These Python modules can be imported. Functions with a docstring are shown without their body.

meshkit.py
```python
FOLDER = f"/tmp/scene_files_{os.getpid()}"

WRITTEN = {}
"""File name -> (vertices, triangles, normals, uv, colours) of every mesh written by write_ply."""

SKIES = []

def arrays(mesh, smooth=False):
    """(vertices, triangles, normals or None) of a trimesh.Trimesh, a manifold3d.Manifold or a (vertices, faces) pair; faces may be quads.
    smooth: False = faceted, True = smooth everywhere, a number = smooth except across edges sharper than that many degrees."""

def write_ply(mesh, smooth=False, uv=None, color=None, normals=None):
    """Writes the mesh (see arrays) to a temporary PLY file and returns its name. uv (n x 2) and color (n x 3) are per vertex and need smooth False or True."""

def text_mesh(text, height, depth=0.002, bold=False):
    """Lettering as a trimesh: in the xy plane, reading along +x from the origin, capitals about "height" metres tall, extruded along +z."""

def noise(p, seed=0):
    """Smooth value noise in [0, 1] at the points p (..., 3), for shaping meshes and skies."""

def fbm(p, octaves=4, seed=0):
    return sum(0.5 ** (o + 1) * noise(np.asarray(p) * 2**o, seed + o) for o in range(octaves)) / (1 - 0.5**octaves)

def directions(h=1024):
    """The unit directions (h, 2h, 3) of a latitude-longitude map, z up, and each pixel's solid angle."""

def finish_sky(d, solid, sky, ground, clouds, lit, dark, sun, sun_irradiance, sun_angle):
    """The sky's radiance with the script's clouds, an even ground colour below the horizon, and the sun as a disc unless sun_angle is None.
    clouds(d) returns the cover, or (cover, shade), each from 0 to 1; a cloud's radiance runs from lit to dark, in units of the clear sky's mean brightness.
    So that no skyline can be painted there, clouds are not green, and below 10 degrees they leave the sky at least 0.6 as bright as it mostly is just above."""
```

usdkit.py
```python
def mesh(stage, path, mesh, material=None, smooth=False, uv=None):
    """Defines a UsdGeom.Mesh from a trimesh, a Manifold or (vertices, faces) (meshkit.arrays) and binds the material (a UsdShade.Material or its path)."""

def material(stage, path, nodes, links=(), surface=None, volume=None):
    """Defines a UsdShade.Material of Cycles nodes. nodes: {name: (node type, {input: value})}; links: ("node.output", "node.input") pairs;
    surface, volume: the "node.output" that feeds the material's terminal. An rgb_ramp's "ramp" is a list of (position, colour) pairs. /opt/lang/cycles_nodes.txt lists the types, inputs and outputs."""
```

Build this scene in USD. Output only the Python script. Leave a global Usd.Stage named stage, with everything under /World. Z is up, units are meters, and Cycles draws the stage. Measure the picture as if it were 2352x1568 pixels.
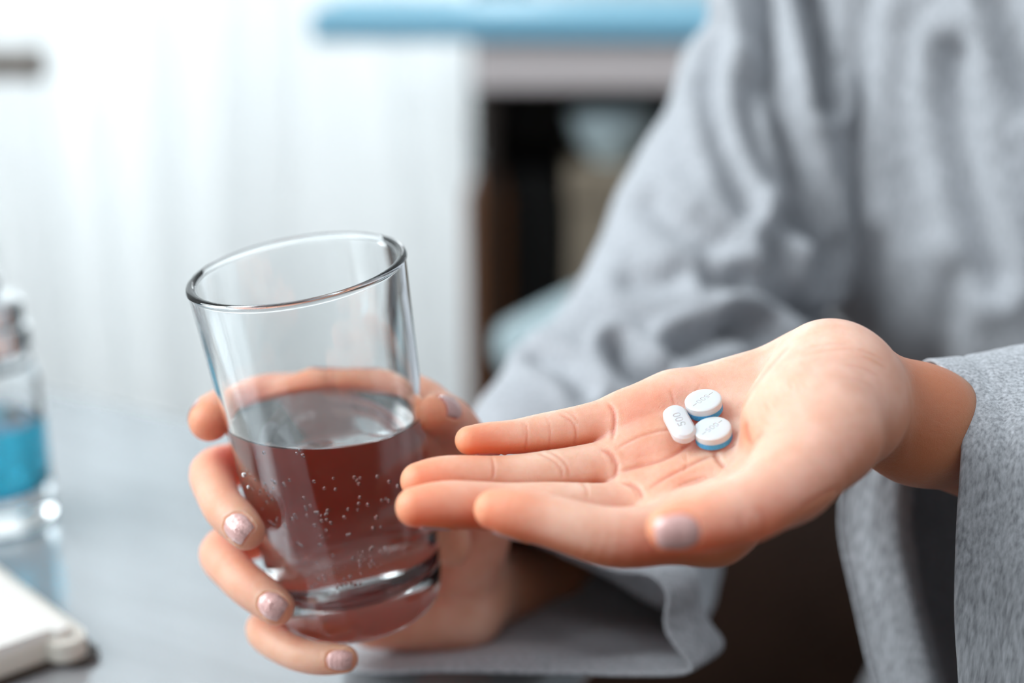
import math, os, numpy as np, trimesh, manifold3d as m3, usdkit, meshkit
from pxr import Usd, UsdGeom, UsdLux, UsdShade, Gf, Sdf, Vt
from scipy.interpolate import CubicSpline
from scipy.spatial import cKDTree
from concurrent.futures import ThreadPoolExecutor
POOL = ThreadPoolExecutor(4)
rng = np.random.default_rng(7)

stage = Usd.Stage.CreateInMemory()
UsdGeom.SetStageUpAxis(stage, 'Z'); UsdGeom.SetStageMetersPerUnit(stage, 1.0)
UsdGeom.Xform.Define(stage, '/World'); UsdGeom.Scope.Define(stage, '/World/Looks')

# ------------------------------------------------------------------ camera, sky, lights, exposure
CAM_Z, PITCH = 1.08, math.radians(17)
cam = UsdGeom.Camera.Define(stage, '/World/camera')
cam.CreateFocalLengthAttr(50.0); cam.CreateHorizontalApertureAttr(36.0); cam.CreateVerticalApertureAttr(24.0)
cam.CreateFStopAttr(2.8); cam.CreateFocusDistanceAttr(0.500)
cam.CreateExposureAttr(0.42)
cam.CreateClippingRangeAttr(Gf.Vec2f(0.02, 1000))
xf = UsdGeom.Xformable(cam); xf.AddTranslateOp().Set(Gf.Vec3d(0, 0, CAM_Z)); xf.AddRotateXOp().Set(90 - math.degrees(PITCH))

SKY = 0.47
dome = UsdLux.DomeLight.Define(stage, '/World/sky')
dome.CreateIntensityAttr(1.0)
dm = usdkit.material(stage, '/World/Looks/overcast_sky', {
    'g': ('texture_coordinate', {}), 's': ('separate_xyz', {}),
    'r': ('rgb_ramp', {'ramp': [(0.0, (0.012, 0.007, 0.005)), (0.49, (0.03, 0.018, 0.012)), (0.51, (0.56, 0.59, 0.60)), (0.75, (0.72, 0.78, 0.82)), (1.0, (0.92, 1.02, 1.10))]}),
    'm': ('map_range', {'from_min': -1.0, 'from_max': 1.0, 'to_min': 0.0, 'to_max': 1.0}),
    'b': ('background_shader', {'strength': SKY})},
    [('g.generated', 's.vector'), ('s.z', 'm.value'), ('m.result', 'r.fac'), ('r.color', 'b.color')], surface='b.background')
UsdShade.MaterialBindingAPI.Apply(dome.GetPrim()).Bind(dm)

def rect_light(name, loc, target, w, h, power, color):
    l = UsdLux.RectLight.Define(stage, '/World/' + name)
    l.CreateWidthAttr(w); l.CreateHeightAttr(h); l.CreateIntensityAttr(power); l.CreateColorAttr(Gf.Vec3f(*color))
    z = -np.array(target, float) + np.array(loc, float); z /= np.linalg.norm(z)
    x = np.cross([0, 0, 1.0], z); x /= np.linalg.norm(x); y = np.cross(z, x)
    M = np.eye(4); M[0, :3], M[1, :3], M[2, :3], M[3, :3] = x, y, z, loc
    l.AddTransformOp().Set(Gf.Matrix4d(*M.ravel().tolist()))
    return l
rect_light('daylight_behind_curtain', (-0.62, 3.2, 1.25), (-0.62, 2.1, 0.95), 2.0, 1.7, 5.6, (0.92, 0.975, 1.0))
rect_light('daylight_side_window', (-1.75, 0.42, 2.1), (0.0, 0.55, 0.95), 1.9, 1.8, 6.8, (0.90, 0.97, 1.0))

# ------------------------------------------------------------------ helpers
FPX = 3267.0                                             # focal length in pixels of the 2352 wide frame
FW = np.array([0, math.cos(PITCH), -math.sin(PITCH)]); UP = np.array([0, math.sin(PITCH), math.cos(PITCH)]); RT = np.array([1.0, 0, 0])
EYE = np.array([0, 0, CAM_Z])

def H(px, py, Z):                                        # a point Z millimetres ahead, in millimetres right / down / ahead of the eye
    return np.array([(px - 1176) / FPX * Z, (py - 784) / FPX * Z, Z], float)

def W(P):                                                # those millimetres to world metres
    P = np.asarray(P, float) / 1000.0
    return EYE + P[..., 0:1] * RT - P[..., 1:2] * UP + P[..., 2:3] * FW

def on_z(px, py, z):                                     # where a sight line meets a level plane
    d = (px - 1176) / FPX * RT - (py - 784) / FPX * UP + FW
    return EYE + d * (z - CAM_Z) / d[2]

def on_y(px, py, y):
    d = (px - 1176) / FPX * RT - (py - 784) / FPX * UP + FW
    return EYE + d * y / d[1]

used = {}
def path_for(name, parent=None):
    base = (str(parent.GetPath()) if parent is not None else '/World') + '/' + name
    n = used.get(base, 0); used[base] = n + 1
    return base if n == 0 else f'{base}_{n:03d}'

def tag(p, label=None, cat=None, group=None, kind=None):
    p = p.GetPrim() if hasattr(p, 'GetPrim') else p
    for k, v in (('label', label), ('category', cat), ('group', group), ('kind', kind)):
        if v: p.SetCustomDataByKey(k, v)
    return p

def thing(name, label, cat, loc=(0, 0, 0), group=None):
    x = UsdGeom.Xform.Define(stage, path_for(name)); x.AddTranslateOp().Set(Gf.Vec3d(*map(float, loc)))
    return tag(x, label, cat, group)

def obj(name, mesh, m, parent=None, smooth=30, label=None, kind=None):
    return tag(usdkit.mesh(stage, path_for(name, parent), mesh, m, smooth=smooth), label, kind=kind)

def shifted(mesh, loc):
    if hasattr(mesh, 'to_mesh'):
        return mesh.translate([-float(c) for c in loc])
    if isinstance(mesh, tuple):
        return (np.asarray(mesh[0]) - np.asarray(loc), mesh[1])
    mesh = mesh.copy(); mesh.apply_translation(-np.asarray(loc)); return mesh

def mat(name, nodes, links=(), surface='p.BSDF'):
    return usdkit.material(stage, '/World/Looks/' + name, nodes, links, surface=surface)

def plain(name, color, rough=0.5, **kw):
    return mat(name, {'p': ('principled_bsdf', {'base_color': color, 'roughness': rough, **kw})})

def rbox(lo, hi, r=0.004, seg=3):                        # box with rounded edges: hull of spheres at the corners
    lo, hi = np.array(lo, float), np.array(hi, float); r = min(r, (hi - lo).min() / 2 * 0.98)
    s = m3.Manifold.sphere(r, 4 * seg)
    return m3.Manifold.batch_hull([s.translate([(lo, hi)[i][0] + (r, -r)[i], (lo, hi)[j][1] + (r, -r)[j], (lo, hi)[k][2] + (r, -r)[k]]) for i in (0, 1) for j in (0, 1) for k in (0, 1)])

def lathe(profile, n=128):                               # (radius, height) pairs, closed at the axis, to (v, f)
    pr = np.asarray(profile, float); t = np.arange(n) * 2 * np.pi / n
    v = np.stack([pr[:, 0, None] * np.sin(t), pr[:, 0, None] * np.cos(t), np.broadcast_to(pr[:, 1, None], (len(pr), n))], -1)
    return grid_faces(v, True)

def grid_faces(v, wrap, flip=False):
    a, b = v.shape[:2]
    i, j = np.meshgrid(np.arange(a - 1), np.arange(b if wrap else b - 1), indexing='ij')
    k = (j + 1) % b
    q = np.stack([i * b + j, i * b + k, (i + 1) * b + k, (i + 1) * b + j], -1).reshape(-1, 4)
    if flip: q = q[:, ::-1]
    return v.reshape(-1, 3), np.vstack([q[:, [0, 1, 2]], q[:, [0, 2, 3]]])

def outward(vf):
    m = trimesh.Trimesh(vf[0], vf[1], process=True); m.merge_vertices(); m.update_faces(m.nondegenerate_faces()); m.fix_normals()
    if m.volume < 0: m.invert()
    return m

def tm(vf): return trimesh.Trimesh(vf[0], vf[1], process=False)

# ------------------------------------------------------------------ distance fields (hands and body), in millimetres
def smin(a, b, k):
    h = np.maximum(k - np.abs(a - b), 0) / k
    return np.minimum(a, b) - h * h * k * 0.25

def smax(a, b, k): return -smin(-a, -b, k)

def cap(P, a, b, ra, rb):
    a, b = np.asarray(a, np.float32), np.asarray(b, np.float32); ab = b - a; ra, rb = float(ra), float(rb)
    x, y, z = P[:, 0] - a[0], P[:, 1] - a[1], P[:, 2] - a[2]
    t = np.clip((x * ab[0] + y * ab[1] + z * ab[2]) * np.float32(1 / max(float(ab @ ab), 1e-6)), 0, 1)
    x -= t * ab[0]; y -= t * ab[1]; z -= t * ab[2]
    return np.sqrt(x * x + y * y + z * z) - (ra + (rb - ra) * t)

def refine(pts, n=4):                                    # Catmull-Rom through (x, y, z, r)
    pts = np.asarray(pts, float); s = np.r_[0, np.cumsum(np.linalg.norm(np.diff(pts[:, :3], axis=0), axis=1))]
    c = CubicSpline(s, pts, bc_type='natural')
    return c(np.interp(np.arange((len(pts) - 1) * n + 1) / n, np.arange(len(pts)), s))

def chain(P, pts, n=4):
    pts = refine(pts, n); d = None
    for a, b in zip(pts[:-1], pts[1:]):
        e = cap(P, a[:3], b[:3], a[3], b[3]); d = e if d is None else np.minimum(d, e)
    return d

def ell(P, c, r, M=None):                                # ellipsoid, first-order distance
    q = P - np.asarray(c, np.float32)
    if M is not None: q = q @ np.asarray(M, np.float32).T
    r = np.asarray(r, np.float32)
    k0 = np.linalg.norm(q / r, axis=1); k1 = np.linalg.norm(q / (r * r), axis=1)
    return k0 * (k0 - 1) / np.maximum(k1, 1e-6)

def many(f, P, step=24000):                              # f over many points, on every core
    P = np.asarray(P, np.float32)
    if len(P) <= step: return np.asarray(f(P), np.float32)
    return np.concatenate(list(POOL.map(lambda s: np.asarray(f(P[s:s + step]), np.float32), range(0, len(P), step))))

def mesh_field(f0, lo, hi, h, project=2):
    f = lambda P: many(f0, P)
    B = 8; lo = np.asarray(lo, np.float32); nb = np.ceil((np.asarray(hi) - lo) / (h * B)).astype(int)
    g = np.stack(np.meshgrid(*[np.arange(n) for n in nb], indexing='ij'), -1).reshape(-1, 3)
    d = f((lo + (g + 0.5) * (h * B)).astype(np.float32))
    n = nb * B + 1
    V = np.repeat(np.repeat(np.repeat(np.sign(d).reshape(nb).astype(np.float32) * 99, B, 0), B, 1), B, 2)
    V = np.pad(V, ((0, 1),) * 3, mode='edge')
    act = g[np.abs(d) < h * B * 1.15 + 1]
    o = np.stack(np.meshgrid(*[np.arange(B + 1)] * 3, indexing='ij'), -1).reshape(-1, 3)
    for s in range(0, len(act), 1600):
        idx = (act[s:s + 1600, None, :] * B + o[None]).reshape(-1, 3)
        V[idx[:, 0], idx[:, 1], idx[:, 2]] = f((lo + idx * h).astype(np.float32))
    ins = V < 0
    c = np.zeros(np.array(n) - 1, np.int8)
    for a in (0, 1):
        for b in (0, 1):
            for e in (0, 1): c += ins[a:n[0] - 1 + a, b:n[1] - 1 + b, e:n[2] - 1 + e]
    cells = (c > 0) & (c < 8)
    ids = np.full(cells.shape, -1, np.int64); k = np.argwhere(cells); ids[cells] = np.arange(len(k))
    v = (lo + (k + 0.5) * h).astype(np.float32)
    faces = []
    for ax in range(3):
        sl = [slice(None)] * 3; a = [slice(None)] * 3; a[ax] = slice(0, -1); sl[ax] = slice(1, None)
        cross = ins[tuple(a)] != ins[tuple(sl)]
        e = np.argwhere(cross); inside = ins[tuple(a)][cross]
        u, w = (ax + 1) % 3, (ax + 2) % 3
        ok = (e[:, u] > 0) & (e[:, w] > 0) & (e[:, u] < n[u] - 1) & (e[:, w] < n[w] - 1); e, inside = e[ok], inside[ok]
        q = []
        for du, dw in ((-1, -1), (0, -1), (0, 0), (-1, 0)):
            m = e.copy(); m[:, u] += du; m[:, w] += dw; q.append(ids[m[:, 0], m[:, 1], m[:, 2]])
        q = np.stack(q, 1); q[~inside] = q[~inside][:, ::-1]; faces.append(q[(q >= 0).all(1)])
    q = np.vstack(faces)
    for _ in range(project): v = v - np.clip(f(v), -h, h)[:, None] * grad(f, v, 0.3 * h)
    # relax along the surface, then settle again
    e = np.vstack([q[:, [0, 1]], q[:, [1, 2]], q[:, [2, 3]], q[:, [3, 0]]])
    for _ in range(2):
        acc = np.zeros_like(v); cnt = np.zeros(len(v), np.float32)
        np.add.at(acc, e[:, 0], v[e[:, 1]]); np.add.at(acc, e[:, 1], v[e[:, 0]]); np.add.at(cnt, e[:, 0], 1); np.add.at(cnt, e[:, 1], 1)
        v = (0.5 * v + 0.5 * acc / np.maximum(cnt, 1)[:, None]).astype(np.float32)
        v = v - np.clip(f(v), -h, h)[:, None] * grad(f, v, 0.3 * h)
    return v, np.vstack([q[:, [0, 1, 2]], q[:, [0, 2, 3]]])

def grad(f, v, e):
    e = np.float32(e); k = np.array([[1, -1, -1], [-1, -1, 1], [-1, 1, -1], [1, 1, 1]], np.float32)
    g = sum(f(v + k[i] * e)[:, None] * k[i] for i in range(4))
    return (g / np.maximum(np.linalg.norm(g, axis=1, keepdims=True), 1e-9)).astype(np.float32)

def J(px, py, Z, r): return np.r_[H(px, py, Z), r]

# ------------------------------------------------------------------ the room
M_WALL = mat('wall_paint', {'n': ('noise_texture', {'scale': 60, 'detail': 4}), 'b': ('bump', {'strength': 0.05, 'distance': 0.002}),
    'p': ('principled_bsdf', {'base_color': (0.82, 0.83, 0.82), 'roughness': 0.8})}, [('n.fac', 'b.height'), ('b.normal', 'p.normal')])
M_WHITE = plain('white_lacquer', (0.78, 0.75, 0.74), 0.4)
def wood(name, c1, c2, rough, scale=(1.2, 14, 14)):
    return mat(name, {'t': ('texture_coordinate', {}), 'm': ('mapping', {'scale': scale}), 'n': ('noise_texture', {'scale': 5, 'detail': 6, 'distortion': 0.6}),
        'r': ('rgb_ramp', {'ramp': [(0.3, c1), (0.7, c2)]}), 'p': ('principled_bsdf', {'roughness': rough})},
        [('t.object', 'm.vector'), ('m.vector', 'n.vector'), ('n.fac', 'r.fac'), ('r.color', 'p.base_color')])
M_FLOOR = [wood(f'floor_walnut_{i}', (0.030 * k, 0.014 * k, 0.008 * k), (0.065 * k, 0.032 * k, 0.018 * k), 0.5) for i, k in ((1, .8), (2, 1.0), (3, 1.25))]

def struct(name, mesh, m, parent=None): return obj(name, mesh, m, parent, kind=None if parent is not None else 'structure')
def box(lo, hi):
    b = trimesh.creation.box(np.subtract(hi, lo)); b.apply_translation((np.array(lo) + hi) / 2.0); return b

floor = UsdGeom.Xform.Define(stage, path_for('floor')); tag(floor, kind='structure')
obj('subfloor', box((-1.5, -1.2, -0.05), (2.6, 2.45, -0.012)), M_FLOOR[0], floor, smooth=False)
for i in range(27):
    y = -1.2 + i * 0.135; x0 = -1.5 + (0 if i % 2 else -0.5); x1 = 0
    while x0 < 2.55:
        x1 = x0 + 1.15 + 0.2 * rng.random()
        obj('plank', rbox((max(x0, -1.5), y + 0.001, -0.012), (min(x1, 2.6) - 0.002, y + 0.134, 0), 0.0015, 1), M_FLOOR[rng.integers(3)], floor, smooth=False)
        x0 = x1
YB = 2.35
bo = m3.Manifold.cube([4.15, 0.1, 3.0]).translate([-1.55, YB, 0]) - m3.Manifold.cube([1.5, 0.5, 2.2]).translate([-1.4, YB - 0.2, 0.12])
struct('wall_back', bo, M_WALL)
lo_ = m3.Manifold.cube([0.1, 3.65, 3.0]).translate([-1.6, -1.2, 0]) - m3.Manifold.cube([0.5, 1.8, 1.75]).translate([-1.8, -0.48, 1.15])
struct('wall_left', lo_, M_WALL)
struct('baseboard_back', rbox((0.17, YB - 0.015, 0.0), (2.6, YB, 0.09), 0.004), M_WHITE)
M_PANE = mat('window_glass', {'t': ('transparent_bsdf', {}), 'g': ('glossy_bsdf', {'roughness': 0.02}), 'f': ('fresnel', {'IOR': 1.45}), 'x': ('mix_closure', {})},
    [('f.fac', 'x.fac'), ('t.BSDF', 'x.closure1'), ('g.BSDF', 'x.closure2')], surface='x.closure')
def window(name, place, w, h, nx):
    g = UsdGeom.Xform.Define(stage, path_for(name)); tag(g, kind='structure')
    fr = [((0, 0), (w, 0.06)), ((0, h - 0.06), (w, h))] + [((w * i / nx - 0.03 + (0.03 if i == 0 else -0.03 if i == nx else 0), 0.055), (w * i / nx + 0.03 + (0.03 if i == 0 else -0.03 if i == nx else 0), h - 0.055)) for i in range(nx + 1)]
    for a, b in fr: obj('window_frame', place(rbox((a[0], -0.03, a[1]), (b[0], 0.03, b[1]), 0.004, 2)), M_WHITE, g)
    for i in range(nx): obj('pane', place(m3.Manifold.cube([w / nx - 0.05, 0.004, h - 0.11]).translate([w * i / nx + 0.025, -0.002, 0.055])), M_PANE, g, smooth=False)
window('window_1', lambda m: m.translate([-1.4, YB + 0.05, 0.12]), 1.5, 2.2, 3)
window('window_2', lambda m: m.rotate([0, 0, 90]).translate([-1.55, -0.48, 1.15]), 1.8, 1.75, 2)

# sheer curtain in front of the window
M_CURTAIN = mat('sheer_curtain', {'d': ('diffuse_bsdf', {'color': (0.90, 0.91, 0.91)}), 't': ('translucent_bsdf', {'color': (0.95, 0.965, 0.97)}), 'x': ('mix_closure', {'fac': 0.55})},
    [('d.BSDF', 'x.closure1'), ('t.BSDF', 'x.closure2')], surface='x.closure')
def curtain(x0, x1, y, z0, z1, seed):
    n, k = 260, 24; x = np.linspace(x0, x1, n); z = np.linspace(z0, z1, k)
    X, Z = np.meshgrid(x, z, indexing='ij')
    ph = 2 * np.pi * (X / 0.125 + 1.3 * meshkit.noise(np.stack([X * 5, X * 0 + seed, Z * 0.5], -1), 3))
    Y = y + 0.026 * np.sin(ph) * (0.6 + 0.4 * (z1 - Z) / (z1 - z0)) + 0.01 * np.sin(2.3 * ph + Z)
    a = np.stack([X, Y, Z], -1); b = a + [0, 0.0012, 0]
    va, fa = grid_faces(a, False); vb, fb = grid_faces(b, False, True)
    return np.vstack([va, vb]), np.vstack([fa, fb + len(va)])
CX = float(on_y(1086, 500, 2.14)[0])
c = thing('curtain', 'white sheer pleated curtain hanging in front of the bright window', 'curtain')
obj('drape', curtain(-1.46, CX, 2.16, 0.03, 2.36, 2.0), M_CURTAIN, c, smooth=True)
rod = trimesh.creation.cylinder(0.012, 1.66, sections=20); rod.apply_transform(trimesh.transformations.rotation_matrix(np.pi / 2, [0, 1, 0])); rod.apply_translation((-0.66, 2.16, 2.385))
obj('curtain_rod', rod, plain('rod_metal', (0.6, 0.6, 0.6), 0.35, metallic=1.0), c)
for xx in (-1.44, 0.08): obj('rod_bracket', rbox((xx, 2.15, 2.37), (xx + 0.02, YB, 2.4), 0.003), M_WHITE, c)

# ------------------------------------------------------------------ cabinet with a dark niche, and what stands in and on it
cx0 = float(on_y(1093, 300, 1.75)[0]); CX1, CY0, CY1 = cx0 + 0.95, 1.75, 2.1
zt = float(on_y(1300, 96, CY0)[2]); zb = float(on_y(1300, 208, CY0)[2])
M_DARK = wood('dark_cabinet_wood', (0.012, 0.008, 0.006), (0.03, 0.02, 0.015), 0.45)
M_TOP = plain('pinkish_white_top', (0.80, 0.72, 0.72), 0.45)
cb = thing('sideboard', 'dark open-fronted sideboard with a pinkish white top, beside the curtain', 'cabinet', (cx0, CY0, 0))
L = lambda a, b: ((a[0], a[1], a[2]), (b[0], b[1], b[2]))
w_, d_ = CX1 - cx0, CY1 - CY0
obj('top_board', rbox((0, 0, zb), (w_, d_, zt), 0.006), M_TOP, cb)
obj('back_panel', rbox((0.02, d_ - 0.02, 0.06), (w_ - 0.02, d_, zb), 0.002), M_DARK, cb)
for a in (0, w_ - 0.025): obj('side_panel', rbox((a + 0.004, 0.01, 0.0), (a + 0.025, d_, zb), 0.003), M_DARK, cb)
obj('shelf', rbox((0.025, 0.015, 0.30), (w_ - 0.025, d_ - 0.02, 0.325), 0.003), M_DARK, cb)
obj('base_board', rbox((0.025, 0.015, 0.05), (w_ - 0.025, d_ - 0.02, 0.075), 0.003), M_DARK, cb)

bx0 = float(on_y(712, 60, CY0)[0]); b0 = float(on_y(800, 92, CY0)[2]); b1 = float(on_y(800, 22, CY0)[2])
M_BLUE = mat('pale_blue_lacquer', {'p': ('principled_bsdf', {'base_color': (0.34, 0.68, 0.86), 'roughness': 0.6})})
bb = thing('shelf_board', 'long light blue board lying across the sideboard top and jutting left', 'shelf', (bx0, CY0 - 0.01, zt))
obj('board', rbox((0, 0, 0.0), (CX1 - bx0, 0.3, b1 - zt), 0.008), M_BLUE, bb)
obj('edge_band', rbox((0.004, -0.004, 0.004), (CX1 - bx0 - 0.004, 0.0, b1 - zt - 0.006), 0.002), plain('pale_blue_edge', (0.26, 0.58, 0.78), 0.5), bb)

# things in the niche, standing on its shelf
zs = 0.325
ox = float(on_y(1312, 500, 1.78)[0]); oz = float(on_y(1312, 385, 1.78)[2])
st = thing('storage_box', 'taupe lidded storage box inside the dark sideboard', 'box', (ox, 1.78, zs))
M_TAUPE = plain('taupe_card', (0.33, 0.27, 0.20), 0.7)
obj('body', rbox((0, 0, 0), (0.24, 0.2, oz - zs - 0.05), 0.006), M_TAUPE, st)
obj('lid', rbox((-0.004, -0.004, oz - zs - 0.05), (0.244, 0.204, oz - zs), 0.006), M_TAUPE, st)
bc = on_y(1402, 350, 1.84); M_BOWL = plain('pale_blue_ceramic', (0.75, 0.92, 0.98), 0.3)
bw = thing('bowl', 'pale blue ceramic bowl standing on the taupe storage box', 'bowl', (float(bc[0]), 1.84, oz))
R_, hb = 0.058, 0.062
obj('bowl_body', lathe([(0.0, 0.004), (0.022, 0.004), (0.028, 0.008), (0.047, 0.028), (R_, hb), (R_ - 0.002, hb + 0.0015), (R_ - 0.0045, hb), (0.043, 0.030), (0.024, 0.012), (0.0, 0.010)], 64), M_BOWL, bw, smooth=40)
obj('foot_ring', lathe([(0.0, 0.0), (0.024, 0.0), (0.025, 0.0015), (0.023, 0.006), (0.0, 0.006)], 48), M_BOWL, bw, smooth=40)
sx0, sx1 = float(on_y(1125, 500, 1.85)[0]), float(on_y(1300, 500, 1.85)[0]); sz = float(on_y(1210, 385, 1.85)[2])
M_BLACK = plain('black_plastic', (0.006, 0.006, 0.006), 0.5)
sp = thing('speaker', 'black round-topped speaker inside the dark sideboard', 'speaker', ((sx0 + sx1) / 2, 1.9, zs))
r_ = (sx1 - sx0) / 2
bd = m3.CrossSection([[(-r_, 0), (r_, 0), (r_, sz - zs - r_)] + [(r_ * math.cos(t), sz - zs - r_ + r_ * math.sin(t)) for t in np.linspace(0, np.pi, 24)[1:-1]] + [(-r_, sz - zs - r_)]])
obj('body', m3.Manifold.extrude(bd, 0.16).rotate([90, 0, 0]).translate([0, 0.1, 0]), M_BLACK, sp)
for dz in (0.09, 0.22):
    gr = m3.Manifold.cylinder(0.006, r_ * 0.7, r_ * 0.66, 40).rotate([90, 0, 0]).translate([0, -0.059, dz])
    obj('grille', gr, plain('grille_%d' % (dz * 100), (0.012, 0.012, 0.012), 0.7), sp)
ac = on_y(1118, 420, 1.82)
ja = thing('jar', 'small amber jar at the left edge of the dark sideboard niche', 'jar', (float(ac[0]), 1.83, zs))
hz = float(ac[2]) - zs + 0.03
M_AMBER = plain('amber_glaze', (0.20, 0.07, 0.02), 0.3)
obj('body', lathe([(0, 0), (0.024, 0), (0.028, 0.004), (0.029, hz - 0.05), (0.018, hz - 0.02), (0.018, hz - 0.012), (0, hz - 0.012)], 48), M_AMBER, ja, smooth=40)
obj('lid', lathe([(0, hz - 0.012), (0.02, hz - 0.012), (0.021, hz - 0.008), (0.021, hz), (0.019, hz + 0.002), (0, hz + 0.002)], 48), M_DARK, ja, smooth=40)

# wooden rail fixed to the left side wall
ry = 1.7; r0 = on_y(88, 148, ry)
rl = thing('wall_rail', 'short taupe wooden rail end in front of the curtain at far left', 'rail', (float(r0[0]), ry, float(r0[2])))
M_RAIL = wood('taupe_rail', (0.22, 0.18, 0.15), (0.32, 0.27, 0.23), 0.5)
obj('bar', rbox((-1.5 - float(r0[0]), -0.02, -0.016), (0, 0.02, 0.016), 0.006), M_RAIL, rl)
obj('end_cap', rbox((-0.012, -0.022, -0.018), (0.006, 0.022, 0.018), 0.006), M_RAIL, rl)
obj('wall_plate', rbox((-1.5 - float(r0[0]), -0.05, -0.05), (-1.49 - float(r0[0]), 0.05, 0.05), 0.003), M_WHITE, rl)

# ------------------------------------------------------------------ table
TZ = 0.75
pA, pB = on_z(130, 893, TZ), on_z(450, 963, TZ)
ef = (pA - pB) / np.linalg.norm(pA - pB); es = np.array([ef[1], -ef[0], 0]); es = -es if es[1] > 0 else es
K = pB - ef * 0.36
TL, TW = 1.2, 0.85
M_TABLE = mat('lacquered_table', {'t': ('texture_coordinate', {}), 'm': ('mapping', {'scale': (1.0, 9, 9)}), 'n': ('noise_texture', {'scale': 4, 'detail': 5, 'distortion': 0.4}),
    'r': ('rgb_ramp', {'ramp': [(0.3, (0.27, 0.265, 0.27)), (0.7, (0.33, 0.33, 0.34))]}),
    'd': ('diffuse_bsdf', {}), 'g': ('glossy_bsdf', {'color': (0.88, 0.96, 1.0), 'roughness': 0.12}), 'f': ('fresnel', {'IOR': 3.0}), 'x': ('mix_closure', {})},
    [('t.object', 'm.vector'), ('m.vector', 'n.vector'), ('n.fac', 'r.fac'), ('r.color', 'd.color'), ('f.fac', 'x.fac'), ('d.BSDF', 'x.closure1'), ('g.BSDF', 'x.closure2')], surface='x.closure')
t = UsdGeom.Xform.Define(stage, path_for('table')); tag(t, 'glossy grey lacquered table under the bottle and notebook', 'table')
Mx = np.eye(4); Mx[0, :3], Mx[1, :3], Mx[2, :3], Mx[3, :3] = ef, np.cross([0, 0, 1.0], ef), (0, 0, 1), (K[0], K[1], TZ)
sgn = 1.0 if np.dot(np.cross([0, 0, 1.0], ef), es) > 0 else -1.0
t.AddTransformOp().Set(Gf.Matrix4d(*Mx.ravel().tolist()))
Y0, Y1 = sorted((0.0, sgn * TW))
obj('tabletop', rbox((0, Y0, -0.03), (TL, Y1, 0), 0.006, 4), M_TABLE, t)
for a in (0.05, TL - 0.11):
    for b in (Y0 + 0.05, Y1 - 0.11): obj('leg', rbox((a, b, -TZ), (a + 0.06, b + 0.06, -0.03), 0.005), M_TABLE, t)
for b in (Y0 + 0.065, Y1 - 0.095): obj('apron', rbox((0.11, b, -0.11), (TL - 0.11, b + 0.03, -0.03), 0.003), M_TABLE, t)

# ------------------------------------------------------------------ bottle on the table
bp = on_z(2, 1196, TZ); bz = np.linalg.norm(bp - EYE)
px_mm = np.dot(bp - EYE, FW) / FPX
bt = thing('pump_bottle', 'clear glass pump bottle half full of blue liquid on the table', 'bottle', (bp[0], bp[1], TZ + 0.0005))
M_CLEAR = mat('clear_glass', {'p': ('principled_bsdf', {'base_color': (0.97, 0.99, 1.0), 'roughness': 0.0, 'ior': 1.5, 'transmission_weight': 1.0})})
M_LIQ = mat('blue_liquid', {'p': ('principled_bsdf', {'base_color': (0.05, 0.62, 0.86), 'roughness': 0.0, 'ior': 1.34, 'transmission_weight': 1.0})})
M_CHROME = plain('chrome', (0.85, 0.87, 0.88), 0.08, metallic=1.0)
s = px_mm
RB = 122 * s
def hgt(py): return float(np.dot(on_y(2, py, bp[1]) - [0, 0, TZ], [0, 0, 1.0]))
hs = hgt(812); hl0, hl1 = hgt(1118), hgt(965)
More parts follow.
